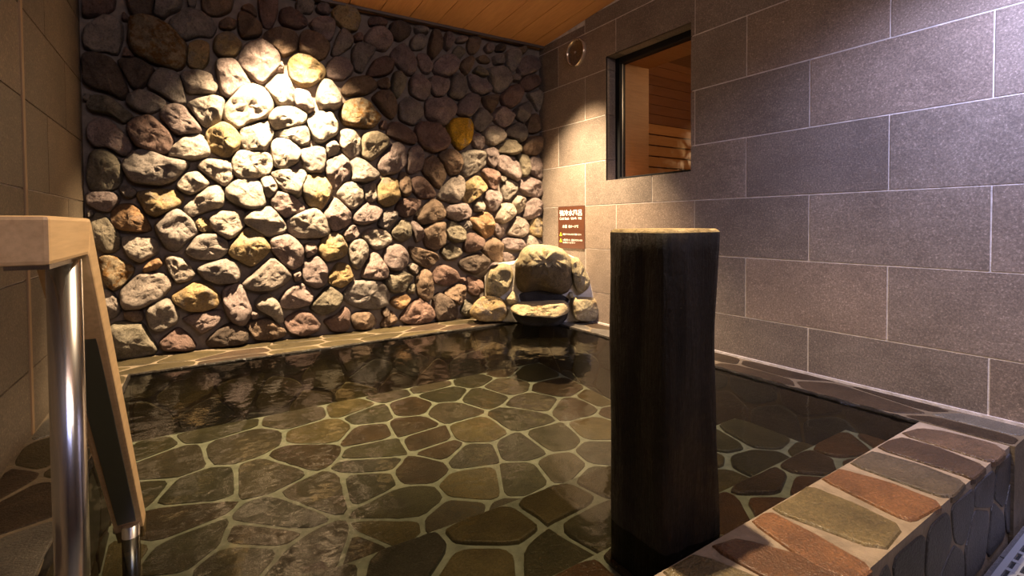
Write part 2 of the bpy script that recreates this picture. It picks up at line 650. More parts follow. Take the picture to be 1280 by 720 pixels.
# walkway floor
fl = structure(box('floor', (XL - 0.15, YF - 0.1, ZFLOOR - 0.1), (XR + 0.4, YC0, ZFLOOR - 0.006), FLAG_GROUT))
for i in range(10):
    for j in range(10):
        a = (XL + i * 0.3 + 0.003, YC0 - (j + 1) * 0.3 + 0.003, ZFLOOR - 0.01)
        b = (min(XL + (i + 1) * 0.3 - 0.003, XR - 0.003), YC0 - j * 0.3 - 0.003, ZFLOOR)
        if b[0] - a[0] > 0.03 and j < 6:
            box('tile', a, b, FLOOR_TILE, fl)

# ceiling: planks run from the stone wall towards the viewer and rise slightly
def sloped(name, x0, x1, y0, y1, d0, d1, mat, parent=None):
    v = [(x, y, ceil_z(y) + d) for x in (x0, x1) for y in (y0, y1) for d in (d0, d1)]
    at = ((x0 + x1) / 2, (y0 + y1) / 2, ceil_z((y0 + y1) / 2) + d0)
    return obj(name, v, BOXF, mat, parent, at)


ce = structure(sloped('ceiling', XL - 0.15, XR + 0.4, YF - 0.1, YBACK + 0.1, 0.012, 0.12, plain('ceiling_gap_dark', (0.05, 0.025, 0.012), 0.8)))
ex_edges = [1.028 + 0.1955 * k for k in range(-8, 8)]
for k in range(len(ex_edges) - 1):
    a, b = max(ex_edges[k], XL), min(ex_edges[k + 1], XR)
    if b - a > 0.02:
        sloped('plank', a + 0.002, b - 0.002, YF, YBACK, 0.0, 0.014, CEIL_WOOD, ce)

# left wall
wl = structure(box('wall_left', (XL - 0.15, YF, ZFLOOR - 0.3), (XL - 0.006, YBACK + 0.1, 1.95), GROUT))
TW = 0.333


def tile_rows(parent, ztop, first_row, rows, joint, step, parity, y0, y1, make, gap=0.003):
    for r in range(first_row, first_row + rows):
        za, zb = ztop - 0.3 * (r + 1), ztop - 0.3 * r
        za = max(za, ZFLOOR)
        if zb - za < 0.02:
            continue
        k0 = 1 if (r % 2 == 0) == parity else 0
        for k in range(-20, 22):
            ya = joint + step * (2 * k + k0)
            yb = ya + 2 * step
            a, b = max(ya, y0), min(yb, y1)
            if b - a > 0.02:
                make(parent, a + gap, b - gap, za + gap, zb - gap)


def left_tile(parent, a, b, za, zb):
    zb = min(zb, ceil_z(a) + 0.01)
    if zb - za > 0.02:
        box('tile', (XL - 0.012, a, za), (XL, b, zb), LEFT_TILE, parent)


tile_rows(wl, 0.724, -4, 10, 2.549, TW, True, YF, YBACK, left_tile)
structure(box('trim_2', (XL - 0.004, 2.214, ZC), (XL + 0.004, 2.240, ceil_z(2.2)), STRIP))

# right wall with the window opening
WY0, WY1, WZ0, WZ1 = 1.747, 2.414, 0.283, 1.103
XB = 2.69
rw_v, rw_f = [], []
for a, b in (((XR + 0.0015, YF, ZFLOOR - 0.3), (XB, WY0 - 0.008, 1.95)), ((XR + 0.0015, WY1 + 0.008, ZFLOOR - 0.3), (XB, YBACK + 0.1, 1.95)),
             ((XR + 0.0015, WY0 - 0.008, ZFLOOR - 0.3), (XB, WY1 + 0.008, WZ0 - 0.008)), ((XR + 0.0015, WY0 - 0.008, WZ1 + 0.008), (XB, WY1 + 0.008, 1.95))):
    v, f = box_data(a, b)
    rw_f += [tuple(i + len(rw_v) for i in q) for q in f]
    rw_v += v
wr = structure(obj('wall_right', rw_v, rw_f, GROUT, None, (2.5, 1, 0)))


def right_tile(parent, a, b, za, zb):
    zb = min(zb, ceil_z(b) + 0.01)
    if zb - za < 0.02:
        return
    rects = [(a, b, za, zb)]
    if a < WY1 and b > WY0 and za < WZ1 and zb > WZ0:
        rects = []
        if a < WY0 - 0.01:
            rects.append((a, WY0, za, zb))
        if b > WY1 + 0.01:
            rects.append((WY1, b, za, zb))
        m0, m1 = max(a, WY0), min(b, WY1)
        if za < WZ0 - 0.01:
            rects.append((m0, m1, za, WZ0))
        if zb > WZ1 + 0.01:
            rects.append((m0, m1, WZ1, zb))
        if len(rects) == 3 or (len(rects) == 2 and (za < WZ0 - 0.01 or zb > WZ1 + 0.01)):   # an L-shaped tile stays one piece
            v, f = [], []
            for q in rects:
                vv, ff = box_data((XR, q[0], q[2]), (XR + 0.012, q[1], q[3]))
                f += [tuple(i + len(v) for i in g) for g in ff]
                v += vv
            obj('tile', v, f, TILE, parent, (XR, (a + b) / 2, (za + zb) / 2))
            return
    for q in rects:
        box('tile', (XR, q[0], q[2]), (XR + 0.012, q[1], q[3]), TILE, parent)


tile_rows(wr, 1.3215, -2, 10, 1.722, 0.3, False, YF, 3.2, right_tile)
for za, zb in ((WZ0, 0.4195), (0.4235, 0.7195), (0.7235, 1.0195), (1.0235, WZ1)):   # tiled reveals of the opening
    box('tile', (XR + 0.002, WY1, za), (2.40, WY1 + 0.007, zb), TILE, wr)
    box('tile', (XR + 0.002, WY0 - 0.007, za), (2.40, WY0, zb), TILE, wr)
for ya, yb in ((WY0, 2.020), (2.024, 2.320), (2.324, WY1)):
    box('tile', (XR + 0.002, ya, WZ1), (2.40, yb, WZ1 + 0.007), TILE, wr)
    box('tile', (XR + 0.002, ya, WZ0 - 0.007), (2.40, yb, WZ0), TILE, wr)
structure(box('trim_3', (XR - 0.006, YC0, ZC - 0.002), (XR + 0.002, 2.5, ZC + 0.010), GROUT))
structure(box('wall_front', (XL - 0.15, YF - 0.1, ZFLOOR), (XR + 0.4, YF, 1.95), PLASTER))

# window
w1 = empty('window_1', (2.42, 2.08, WZ0))
structure(w1, 'black framed fixed sauna window recessed in the grey tiled wall', 'window')
FB = 0.040
box('frame', (2.40, WY1 - FB, WZ0), (2.455, WY1, WZ1), BLACK, w1, 0.003)
box('frame', (2.40, WY0, WZ0), (2.455, WY0 + FB, WZ1), BLACK, w1, 0.003)
box('frame', (2.40, WY0 + FB, WZ1 - FB), (2.455, WY1 - FB, WZ1), BLACK, w1, 0.003)
box('frame', (2.40, WY0 + FB, WZ0), (2.455, WY1 - FB, WZ0 + 0.022), BLACK, w1, 0.003)
box('pane', (2.428, WY0 + FB, WZ0 + 0.022), (2.434, WY1 - FB, WZ1 - FB), GLASS, w1)
box('glazing_bead', (2.418, WY1 - FB - 0.006, WZ0 + 0.02), (2.427, WY1 - FB, WZ1 - FB), BRUSHED, w1)
box('jamb', (2.456, WY1 - 0.03, WZ0), (XB + 0.005, WY1 + 0.006, WZ1), SAUNA_WOOD, w1)
box('jamb', (2.456, WY0 - 0.006, WZ0), (XB + 0.005, WY0 + 0.03, WZ1), SAUNA_WOOD, w1)
box('head_board', (2.456, WY0 + 0.03, WZ1 - 0.025), (XB + 0.005, WY1 - 0.03, WZ1 + 0.006), SAUNA_WOOD, w1)
box('sill_board', (2.456, WY0 + 0.03, WZ0 - 0.006), (XB + 0.005, WY1 - 0.03, WZ0 + 0.012), SAUNA_WOOD, w1)

# the sauna behind it
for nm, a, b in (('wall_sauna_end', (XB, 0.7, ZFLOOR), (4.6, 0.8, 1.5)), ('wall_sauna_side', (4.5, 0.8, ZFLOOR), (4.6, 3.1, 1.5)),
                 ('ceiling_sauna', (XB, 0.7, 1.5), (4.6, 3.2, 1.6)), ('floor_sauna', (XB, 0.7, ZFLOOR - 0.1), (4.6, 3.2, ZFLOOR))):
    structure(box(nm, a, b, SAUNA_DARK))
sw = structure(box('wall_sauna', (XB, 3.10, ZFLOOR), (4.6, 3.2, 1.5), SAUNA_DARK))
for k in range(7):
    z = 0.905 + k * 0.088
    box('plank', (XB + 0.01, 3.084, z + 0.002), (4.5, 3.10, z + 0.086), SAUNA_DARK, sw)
sb = empty('sauna_backrest', (3.6, 3.06, 0.35))
tag(sb, 'slatted wooden sauna backrest seen through the window', 'backrest')
for k in range(5):
    z = 0.800 - k * 0.098
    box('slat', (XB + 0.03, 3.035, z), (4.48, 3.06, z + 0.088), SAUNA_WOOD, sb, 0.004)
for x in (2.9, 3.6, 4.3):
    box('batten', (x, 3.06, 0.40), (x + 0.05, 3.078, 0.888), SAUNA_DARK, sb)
d = bpy.data.lights.new('sauna_lamp', 'POINT')
d.energy, d.color, d.shadow_soft_size = 19, (1.0, 0.62, 0.30), 0.08
o = bpy.data.objects.new('sauna_lamp', d)
o.location = (3.5, 1.6, 1.1 + CZ)
C.objects.link(o)

# ---------------------------------------------------------------- the stone wall
WU, WV, WW = Vector((1, -0.033, 0)).normalized(), Z3, Vector((-0.033, -1, 0)).normalized()
WP = Vector((0, 3.245, 0))
SIL = WP + WW * 0.035
mv, mf = [], []
NX, NZ = 60, 44
for j in range(NZ + 1):
    for i in range(NX + 1):
        x, z = XL - 0.05 + (XR + 0.1 - XL) * i / NX, -1.1 + 2.65 * j / NZ
        q = Vector((x, wall_y(x), z))
        mv.append(q + WW * (noise.noise(q * 9) * 0.010 + noise.noise(q * 27) * 0.004))
for j in range(NZ):
    for i in range(NX):
        k = j * (NX + 1) + i
        mf.append((k, k + 1, k + NX + 2, k + NX + 1))
wb = structure(obj('wall_back', mv, mf, MORTAR, None, (0.9, 3.2, 0), smooth=True))

STONES = """@ 90 0 6.6667
r 100,0 350,0 345,60 270,100 120,130 85,110
d 430,0 690,0 660,110 600,140 520,140 480,80
r 420,80 470,130 470,170 410,160
c 700,0 930,0 900,70 800,110 760,150 680,110 700,40
c 965,0 1035,0 1030,45 970,50
c 90,290 110,220 270,120 410,180 415,320 370,450 270,410 180,425 95,380
k 490,160 600,140 720,160 830,240 950,370 945,500 880,575 740,540 520,440 470,330
c 820,160 950,70 1060,85 1160,150 1195,230 1160,300 1050,290 940,330 880,290 820,200
y 960,440 980,360 1060,325 1140,350 1140,500 1080,570 970,545
r 440,385 520,460 410,470
d 80,460 180,440 330,490 400,590 470,777 410,822 330,777 100,700
d 370,490 560,480 690,570 630,680 560,740 500,730 440,620
c 690,600 740,560 880,600 910,700 950,840 880,860 760,790 620,720
c 910,600 1040,580 1160,620 1220,690 1190,780 1080,770 970,770 920,680
@ 250 0 6.6667
b 20,0 280,0 260,80 160,120 70,105 20,60
b 160,170 230,140 305,160 300,220 240,245 165,225
b 345,50 400,25 470,60 475,130 430,120 360,75
b 320,105 370,100 510,200 515,260 490,295 370,320 320,250
r 490,0 640,0 650,100 600,220 530,210 490,80
r 660,150 680,70 760,60 890,140 895,200 820,235 690,200
c 800,20 860,0 960,0 940,110 820,90
p 965,60 1010,10 1060,20 1095,90 1060,120 980,95
y 110,400 130,300 220,260 280,280 350,360 300,460 170,470
b 540,270 640,230 760,250 815,300 805,410 700,470 620,400 540,320
b 850,270 900,240 980,280 1085,370 1050,470 980,495 830,440 835,320
p 905,200 960,150 1050,135 1120,170 1130,240 1090,340 1000,290
y 1105,90 1150,50 1210,40 1290,80 1340,150 1310,250 1220,250 1130,170
c 1110,400 1160,270 1190,230 1280,320 1270,380 1150,460 1100,450
p 330,490 380,370 520,320 600,380 670,470 650,560 520,690 430,640 340,530
y 740,520 800,450 900,460 1000,530 1050,580 1030,640 930,710 850,710 760,640
p 680,500 705,570 690,600 630,590
p 1070,520 1110,480 1220,480 1275,560 1270,610 1190,665 1060,640
p 130,500 290,490 380,640 430,700 300,760 245,822 175,780 150,640
@ 90 88 6.6667
c 470,210 550,160 640,170 790,260 760,310 640,360 530,330 460,270
w 160,210 280,200 400,290 510,380 430,440 330,370 160,340 120,280
t 960,270 1180,210 1280,240 1240,420 1130,475 1060,420 1000,330
p 740,340 800,280 930,285 1080,490 1060,520 890,540 840,510 740,390
p 130,460 220,395 300,410 400,500 490,590 490,660 420,710 310,640 200,640 125,560
r 460,470 510,400 640,370 700,410 800,510 845,590 800,680 740,695 560,640 510,590
t 820,660 930,560 1060,530 1110,570 1150,690 1060,740 950,740 810,720
c 90,190 150,190 140,250 95,250
@ 250 88 6.6667
t 185,320 330,150 450,115 540,160 610,290 560,390 420,420 320,480 220,410
t 560,120 640,40 720,35 770,110 785,250 770,300 660,290 600,210 550,150
p 790,150 900,170 960,320 900,360 790,290
c 985,150 1030,75 1090,90 1180,220 1170,290 1120,330 1010,315 975,250
t 580,380 640,310 760,300 880,360 880,430 780,470 620,490 585,440
t 890,400 960,345 1100,340 1150,460 1140,530 1020,600 960,580 920,480
t 625,510 770,480 880,460 915,530 910,600 850,630 760,580 640,545
t 340,490 460,460 570,420 610,520 580,610 540,670 390,670 345,590
y 50,540 70,490 190,430 270,470 335,550 320,640 240,740 100,670 60,610
t 1131,550 1200,490 1260,495 1332,520 1337,700 1260,740 1177,640
t 1040,620 1120,580 1165,640 1150,700 1070,720
@ 410 0 6.6667
r 345,160 370,130 510,170 490,210 360,215
d 530,190 600,160 700,210 690,280 610,340 560,320 520,250
c 725,220 760,205 830,240 840,280 740,275
c 700,320 740,285 800,295 830,350 790,405 720,410 690,370
b 850,340 880,245 930,240 955,330 940,420 880,490 840,430
p 970,340 990,260 1040,280 1045,350 1010,420 970,390
p 1065,320 1110,300 1160,320 1150,350 1080,355
w 1050,420 1090,370 1155,420 1105,490 1045,450
b 1165,390 1180,310 1250,300 1280,330 1240,440 1190,445
r 215,285 285,268 295,340 225,345
p 310,300 370,230 460,225 530,280 545,340 480,420 420,410 320,350
c 210,400 250,360 330,365 405,410 340,500 290,600 230,580 205,480
r 330,600 390,500 470,465 550,510 540,590 480,625 340,635
p 530,460 560,400 640,360 700,440 745,520 720,600 680,620 600,570
p 750,470 780,430 830,450 875,560 850,610 800,600 760,530
p 885,550 930,480 1030,445 1095,510 1070,600 1000,640 930,625 890,590
b 1105,550 1140,490 1200,460 1225,500 1180,600 1150,620
@ 530 40 8
p 610,150 650,100 705,130 700,190 640,200
d 725,150 760,110 820,130 815,190 735,190
b 940,160 1000,140 1030,180 1000,215 950,190
b 535,250 600,232 675,260 660,310 560,300
c 700,240 760,212 800,230 820,310 710,325
c 830,200 880,165 940,190 960,260 900,400 850,370 825,280
p 970,270 1060,230 1170,250 1165,350 1100,410 970,440 940,360
w 500,390 550,330 610,370 635,450 520,410
c 630,365 760,345 830,360 885,420 880,510 780,600 700,580 680,500
c 890,430 930,415 960,460 940,500 885,480
r 960,500 1010,440 1100,420 1165,460 1160,530 1050,590 980,560
p 450,430 500,425 660,520 675,590 580,630 480,570
p 60,460 120,440 240,490 250,570 190,640 110,630 65,550
c 260,570 290,430 370,410 420,480 440,570 370,680 250,620
c 1030,620 1160,575 1190,640 1185,760 1150,790 1100,700
@ 410 88 6.6667
b 120,160 190,60 290,45 400,90 410,140 330,195 150,210
b 420,80 490,55 520,130 500,155 420,130
w 530,110 550,20 590,0 655,60 640,130 590,230 540,180
p 685,90 720,40 780,30 840,110 850,210 800,250 690,190
b 370,230 430,170 510,165 560,240 580,340 540,400 470,360 420,290
k 100,360 160,250 270,235 340,270 380,330 440,380 400,450 330,480 150,455
c 600,280 670,210 750,260 800,370 720,460 600,400
p 820,270 850,235 1030,228 1070,290 1060,370 970,460 890,420 830,380
p 1085,300 1130,220 1200,185 1270,215 1240,330 1180,390 1090,360
Y 1000,460 1060,395 1200,410 1212,490 1190,590 1100,665 1050,600 1010,510
r 435,440 460,410 500,420 490,490 440,480
r 500,500 530,430 600,440 700,500 745,570 720,610 650,600 510,540
r 730,500 780,430 900,440 980,520 1015,590 980,650 890,680 800,640 750,560
w 280,540 400,505 510,570 500,640 370,752 285,706
@ 530 110 8
b 580,90 680,70 755,60 750,150 680,250 620,180
r 780,80 830,10 920,-40 985,30 970,120 890,195 800,165
c 910,210 1040,130 1085,180 1070,260 1000,350 930,290
p 690,270 760,185 830,200 900,270 870,350 800,400 700,320
c 505,280 570,195 630,230 680,300 660,370 570,440 500,370
b 1040,360 1060,280 1130,250 1190,330 1185,420 1110,450 1045,430
t 600,460 640,390 700,370 760,400 820,470 790,530 690,580 620,540
c 820,420 930,340 1000,370 1035,470 980,550 900,500 830,470
b 980,600 1050,490 1180,480 1185,610 1140,670 1010,660
w 725,600 830,515 900,530 970,600 940,660 880,670 740,640
p 485,450 540,440 600,500 615,570 570,615 510,600 480,520
p 610,620 690,590 735,650 725,770 690,800 630,730
@ 530 180 8
t 365,110 450,65 580,70 615,130 610,220 520,280 430,330 385,290
b 150,120 210,60 290,50 360,110 380,200 340,300 270,310 220,240
p 730,130 790,115 910,150 960,220 940,380 870,340 730,240
w 930,120 970,105 1050,130 1040,320 960,325 960,230
p 1050,200 1070,130 1180,120 1205,230 1180,360 1050,280
r 580,270 640,240 740,280 750,350 730,460 700,470 650,410
t 760,310 840,350 780,390
t 785,410 850,350 935,400 920,480 840,560 790,540
p 950,440 960,340 1030,320 1160,380 1180,520 1100,540 1030,510
c 150,520 270,340 360,315 410,380 390,530 320,590 160,545
y 395,540 420,390 530,305 640,440 540,530 450,590
p 610,530 660,460 760,480 775,560 710,680 640,640
t 500,600 560,540 610,590 600,670 510,680
t 890,580 930,515 1010,540 1000,650 940,700 900,650
p 1010,640 1040,550 1110,535 1170,590 1175,690 1050,760 1000,740
t 730,680 800,590 890,600 915,680 860,760 780,800 715,760
@ 90 176 6.6667
w 140,140 180,85 290,80 400,180 410,330 350,400 240,420 140,400 130,260
c 420,170 560,75 650,90 770,140 960,170 960,220 830,340 700,370 520,340 450,260
t 870,370 950,265 1050,260 1145,350 1100,400 990,450 900,410
p 105,430 350,425 400,490 310,590 230,580 120,520
c 385,380 480,370 550,430 500,480 430,460
y 540,430 660,405 840,410 925,470 900,530 780,600 690,640 610,580 560,490
o 320,600 400,530 510,530 590,610 665,747 540,757 400,740 330,690
t 930,560 1000,500 1130,380 1230,370 1270,470 1250,550 1080,600 980,640
c 105,590 160,570 180,610 140,650
@ 250 176 6.6667
t -15,190 60,150 250,170 280,270 270,310 200,380 100,310 0,240
t 255,170 330,80 580,100 605,200 570,270 480,310 310,310 270,250
t 590,30 650,-20 740,-10 840,80 820,180 700,230 620,220
c 830,80 960,50 1040,50 1055,150 1030,260 910,270 860,180
p 1045,180 1180,105 1240,160 1250,250 1200,330 1130,400 1065,310
y 845,400 880,290 1030,285 1110,420 1010,580 900,530
t 590,270 690,235 860,240 885,290 850,380 830,480 680,410
t 500,320 580,280 655,390 590,480 540,460
t 220,400 300,320 460,305 510,380 550,530 450,580 330,540 220,480
p 590,490 650,420 740,440 870,550 850,590 720,650 620,570
t 360,640 420,590 590,540 680,650 720,720 680,770 570,800 380,690
t 715,670 860,590 960,560 1050,640 1085,760 1000,810 800,800 740,740
p 1020,610 1130,470 1200,540 1260,600 1250,690 1110,760 1060,690
@ 410 176 6.6667
p 410,190 540,30 590,15 650,80 655,190 580,260 480,290
p 665,160 690,60 760,35 800,90 790,240 700,275 665,250
b 800,180 880,115 920,150 990,290 940,395 880,360 790,250
c 200,330 220,240 180,170 230,135 330,180 440,280 370,330 290,350
t 80,440 160,330 280,370 300,500 200,575 110,480
c 285,380 400,345 405,500 320,510
y 415,380 460,310 570,310 600,450 560,520 480,550 415,500
b 590,330 610,265 660,265 690,330 690,440 640,470 595,410
r 700,320 770,290 850,370 905,450 850,480 760,470 710,410
r 570,560 610,490 690,475 785,500 730,600 650,640 590,610
b 720,640 870,485 940,520 975,600 950,660 790,700
p 980,590 1010,540 1150,520 1200,580 1190,640 1070,670 990,630
p 210,620 320,515 430,530 455,590 400,670 300,700 220,670
c 415,700 490,565 585,590 585,640 500,740
@ 90 264 6.6667
w 170,60 200,15 290,60 340,130 400,230 380,320 290,350 210,310 160,180
t 420,230 460,210 680,220 720,330 660,380 570,430 480,380 425,290
c 690,110 790,20 860,-20 900,0 1000,60 1045,170 960,240 880,330 790,310 730,220
y 1020,95 1080,40 1140,80 1180,170 1060,170
c 940,340 1040,200 1190,185 1290,250 1300,320 1240,400 1050,400
o 590,480 640,420 720,385 760,440 700,490 610,515
t 770,390 830,365 950,420 1030,520 980,570 880,600 820,520
k 220,370 350,380 400,410 510,470 500,520 440,600 350,665 270,600
@ 250 264 6.6667
c -20,480 60,440 220,395 300,430 335,510 310,590 150,605 30,560
y 245,310 390,130 500,180 590,300 540,370 440,460 370,430 260,370
p 575,230 720,195 800,240 865,310 850,440 770,490 680,420 600,320
p 870,280 920,262 970,280 985,340 890,400
y 990,300 1060,190 1170,185 1230,290 1210,370 1070,420 1020,380
t 75,60 190,-10 360,0 375,120 250,250 120,170
c 360,600 590,390 680,440 760,530 740,580 620,650 480,660 380,640
p 770,520 840,500 840,570 800,600
p 860,450 980,370 1060,460 1060,590 990,640 900,610 860,560
y 1070,560 1150,430 1240,450 1290,560 1180,640 1090,610
@ 410 264 6.6667
p 120,190 200,110 265,140 265,200 170,260
t 285,200 360,140 490,165 540,230 510,280 420,320 380,310
w 530,170 600,80 650,60 690,120 690,210 620,250 560,230
p 690,90 740,85 820,210 740,265 720,200
t 170,300 200,245 290,235 340,300 330,390 250,490 200,440
p 270,550 370,345 410,360 500,480 490,550 430,570
p 465,370 500,295 600,275 665,350 655,440 590,495 520,480 470,420
b 790,150 870,100 980,90 990,160 970,280 900,320 820,290
w 985,90 1060,90 1140,160 1150,240 1080,260 990,220
b 680,300 740,300 900,350 925,400 850,470 790,460 710,400
w 940,340 1010,270 1090,290 1115,350 1080,400 990,410
c 1095,110 1150,70 1200,90 1205,140 1150,160
c 670,460 700,430 775,470 735,525 680,490
w 475,600 510,530 660,510 715,550 640,660 570,680 520,660
b 735,570 800,480 850,500 885,640 870,720 830,750 760,700
r 880,520 960,440 1080,500 1100,570 1020,620 890,600
r 1090,560 1155,550 1150,590 1100,600
@ 410 330 6.6667
c 130,260 240,140 430,135 520,250 490,340 400,370 250,360 150,300
w 660,240 690,170 730,170 725,250
b 195,450 240,410 340,395 420,480 350,540 230,550
b 440,510 530,385 585,460 560,510 480,530
d 450,400 490,360 520,400 470,450
o 520,320 550,280 650,255 690,290 650,350 590,380
r 600,460 700,330 770,290 870,360 895,430 830,490 700,510
d 885,290 940,240 1060,320 1090,400 1060,470 920,475 890,400
b 970,240 1080,170 1145,180 1145,270 1110,340 1010,290
r 1155,130 1190,100 1280,140 1280,230 1220,270 1160,210
w 1110,410 1150,300 1220,310 1180,400 1170,440
@ 530 260 8
o 475,110 620,40 700,100 700,250 630,310 540,230 490,190
r 400,400 440,270 490,245 605,320 580,400 520,430 430,440
d 360,560 430,490 570,450 655,520 620,600 520,660 400,620
p 705,250 710,150 760,155 810,250 770,320
c 830,260 920,80 1000,110 1045,180 1030,260 970,300
y 1050,170 1090,90 1190,100 1205,200 1180,300 1060,260
b 580,410 700,290 800,370 780,440 780,540 680,520
p 785,330 830,300 960,310 1000,370 980,420 820,410
p 790,460 830,440 910,490 880,550 800,555
t 1000,300 1060,270 1190,330 1195,410 1010,420
@ 110 345 6.6667
c 270,140 340,60 430,-10 620,-20 700,70 620,180 440,270 310,280 275,220
c 100,120 140,110 200,140 270,250 250,320 190,360 100,330 60,200
b 300,310 340,290 450,290 460,360 420,385 310,370
t 480,290 600,190 700,210 755,330 730,400 600,465 510,420
y 700,170 900,45 1020,90 1095,170 1080,250 960,295 840,290 730,230
p 780,360 880,325 1100,285 1130,330 1080,400 940,490 880,420
w 200,410 290,390 450,400 500,500 570,600 560,640 400,680 230,690 150,560
r 590,550 750,430 850,510 900,590 850,620 640,620
@ 250 340 6.6667
p 185,160 300,90 360,130 400,230 440,320 360,450 260,410 200,280
t 460,260 520,200 600,195 660,260 700,400 660,450 600,370 490,310
p 430,320 490,340 490,390 440,400 420,360
p 660,240 730,150 850,90 950,190 920,270 770,300 680,290
w 920,290 1070,110 1190,200 1170,280 1030,360 940,320
b 390,460 440,410 580,390 640,440 715,490 710,530 580,570 460,560
d 50,580 200,450 290,430 400,490 390,590 250,610 110,620
r 710,400 820,330 920,340 1000,430 990,480 860,540 740,500
r 1030,410 1150,360 1210,290 1250,330 1250,460 1190,500 1110,490"""
rng = random.Random(5)
x0 = y0 = 0.0
scl = 1.0
traced = []
for line in STONES.strip().splitlines():
    p = line.split()
    if p[0] == '@':
        x0, y0, scl = (float(q) for q in p[1:])
        continue
    pts = []
    for q in p[1:]:
        a, b = (float(t) for t in q.split(','))
        if b == 0 and y0 == 0:
            b = -60 - rng.random() * 40
        pts.append((x0 + a / scl, y0 + b / scl))
    traced.append((p[0], pts))
for cx, cy, rx, ry in ((128, -26, 17, 13), (168, -30, 15, 14), (205, -34, 18, 14), (243, -28, 14, 12), (281, -36, 17, 14), (318, -26, 14, 11), (352, -24, 13, 11),
                       (140, -58, 18, 13), (185, -62, 19, 13), (228, -60, 16, 12), (268, -64, 17, 12), (305, -55, 14, 11), (120, -84, 14, 9), (160, -88, 16, 9)):
    k = rng.randint(6, 9)
    ph = rng.random()
    traced.append((rng.choice('cpbrd'), [(cx + rx * math.cos(6.283 * (i + ph) / k) * rng.uniform(0.85, 1.1), cy + ry * math.sin(6.283 * (i + ph) / k) * rng.uniform(0.85, 1.1)) for i in range(k)]))
for code, pts in traced:
    o2 = []
    for u, v in pts:
        q = on_plane(u, v, SIL, WW) - WP
        o2.append((q.dot(WU), max(q.z, ZC + 0.004)))
    o2 = [(min(max(a, XL + 0.012), XR - 0.004), b) for a, b in o2]
    size = math.sqrt(abs(area2(o2)))
    H = 0.062 + 0.27 * size + rng.uniform(-0.012, 0.018)
    boulder('stone', o2, WP - WW * 0.0, WU, WV, WW, H, ROCK[code], wb, 34, rng, facets=4, grow=1.10)
v = []
for x in (XL, XR):
    y = wall_y(x) - 0.075
    for yy in (y, y + 0.02):
        for dz in (-0.016, -0.001):
            v.append((x, yy, ceil_z(yy) + dz))
structure(obj('trim_1', v, BOXF, TRIM, None, (0.9, 3.13, 1.37)))


# ================================================================ THE POOL
def flags(parent, rect, P, U, V, W, dist, gap, T, palette, seed, stretch=1.0, fixed=(), tilt=0.01, bev=0.005, rounds=2, name='flagstone'):
    r = random.Random(seed)
    S = scatter(rect, dist, fixed, 2500, stretch, r)
    for i, poly in cells(S, rect, gap, stretch):
        mat = FLAG[r.choice(palette)]
        slab(name, poly, P, U, V, W, T, mat, parent, bev, rounds, tilt, r)


# basin: floor, two entry steps along the front, inner faces
ZS1, ZS2 = -0.790, -0.900
YS1, YS2 = 0.870, 1.330
FZ0, FZ1 = -1.120, -1.000       # floor at the steps, floor at the back
FV = Vector((0, YP1 - YS2, FZ1 - FZ0)).normalized()
FW = X3.cross(FV)
FP = Vector((0, YS2, FZ0))
bv, bf = [], []


def add_box(a, b):
    v, f = box_data(a, b)
    bf.extend(tuple(i + len(bv) for i in q) for q in f)
    bv.extend(v)


base = len(bv)
bv += [(x, y, z) for x in (XP0 - 0.02, XP1 + 0.02) for y, zt in ((YS2, FZ0), (YP1 + 0.02, FZ1)) for z in (-1.30, zt - 0.010)]
bf += [tuple(i + base for i in q) for q in BOXF]
add_box((XP0 - 0.02, YC1, -1.3), (XP1 + 0.02, YS1, ZS1 - 0.010))
add_box((XP0 - 0.02, YS1, -1.3), (XP1 + 0.02, YS2, ZS2 - 0.010))
pb = structure(obj('pool_basin', bv, bf, POOL_GROUT, None, (0.9, 1.8, -1.1)))

seedpx = [(440 + a / 2.25, 400 + b / 2.25) for a, b in (
    (340, 165), (165, 245), (270, 205), (360, 210), (270, 250), (350, 310), (160, 290), (215, 335), (335, 375), (480, 355), (190, 410), (480, 435), (590, 410),
    (350, 450), (150, 515), (40, 450), (290, 555), (450, 560), (600, 505), (80, 365), (700, 300), (700, 215), (700, 440), (320, 620), (190, 660), (50, 640),
    (250, 360), (60, 265), (520, 230), (480, 270), (560, 330))]
seedpx += [(100 + a / 2.25, 400 + b / 2.25) for a, b in (
    (830, 400), (690, 310), (680, 480), (300, 640), (440, 660), (670, 660), (870, 600), (620, 380), (450, 350), (270, 310), (250, 400), (330, 470), (540, 420),
    (560, 550), (250, 560), (820, 310), (500, 600))]
seedpx += [(880 + a / 2.4, 420 + b / 2.4) for a, b in ((300, 250), (250, 380), (400, 330), (90, 200), (60, 330), (460, 260), (160, 250))]
fixed = []
for u, v in seedpx:
    q = on_plane(u, v, FP, FW) - FP
    fixed.append((q.x, q.dot(FV)))
Lf = (Vector((0, YP1, FZ1)) - FP).length
flags(pb, (XP0, 0, XP1, Lf), FP - FW * 0.0105, X3, FV, FW, 0.19, 0.016, 0.0035, ['moss', 'slate', 'moss', 'olive', 'drab', 'brown', 'drab'], 3, 1.2, fixed, bev=0.002)
flags(pb, (XP0, YC1, XP1, YS1), Vector((0, 0, ZS1 - 0.006)), X3, Y3, Z3, 0.17, 0.022, 0.008, ['rust', 'olive', 'brown', 'rust'], 4, 1.1)
flags(pb, (XP0, YS1, XP1, YS2), Vector((0, 0, ZS2 - 0.006)), X3, Y3, Z3, 0.17, 0.024, 0.008, ['moss', 'olive', 'slate', 'moss'], 7, 1.1)

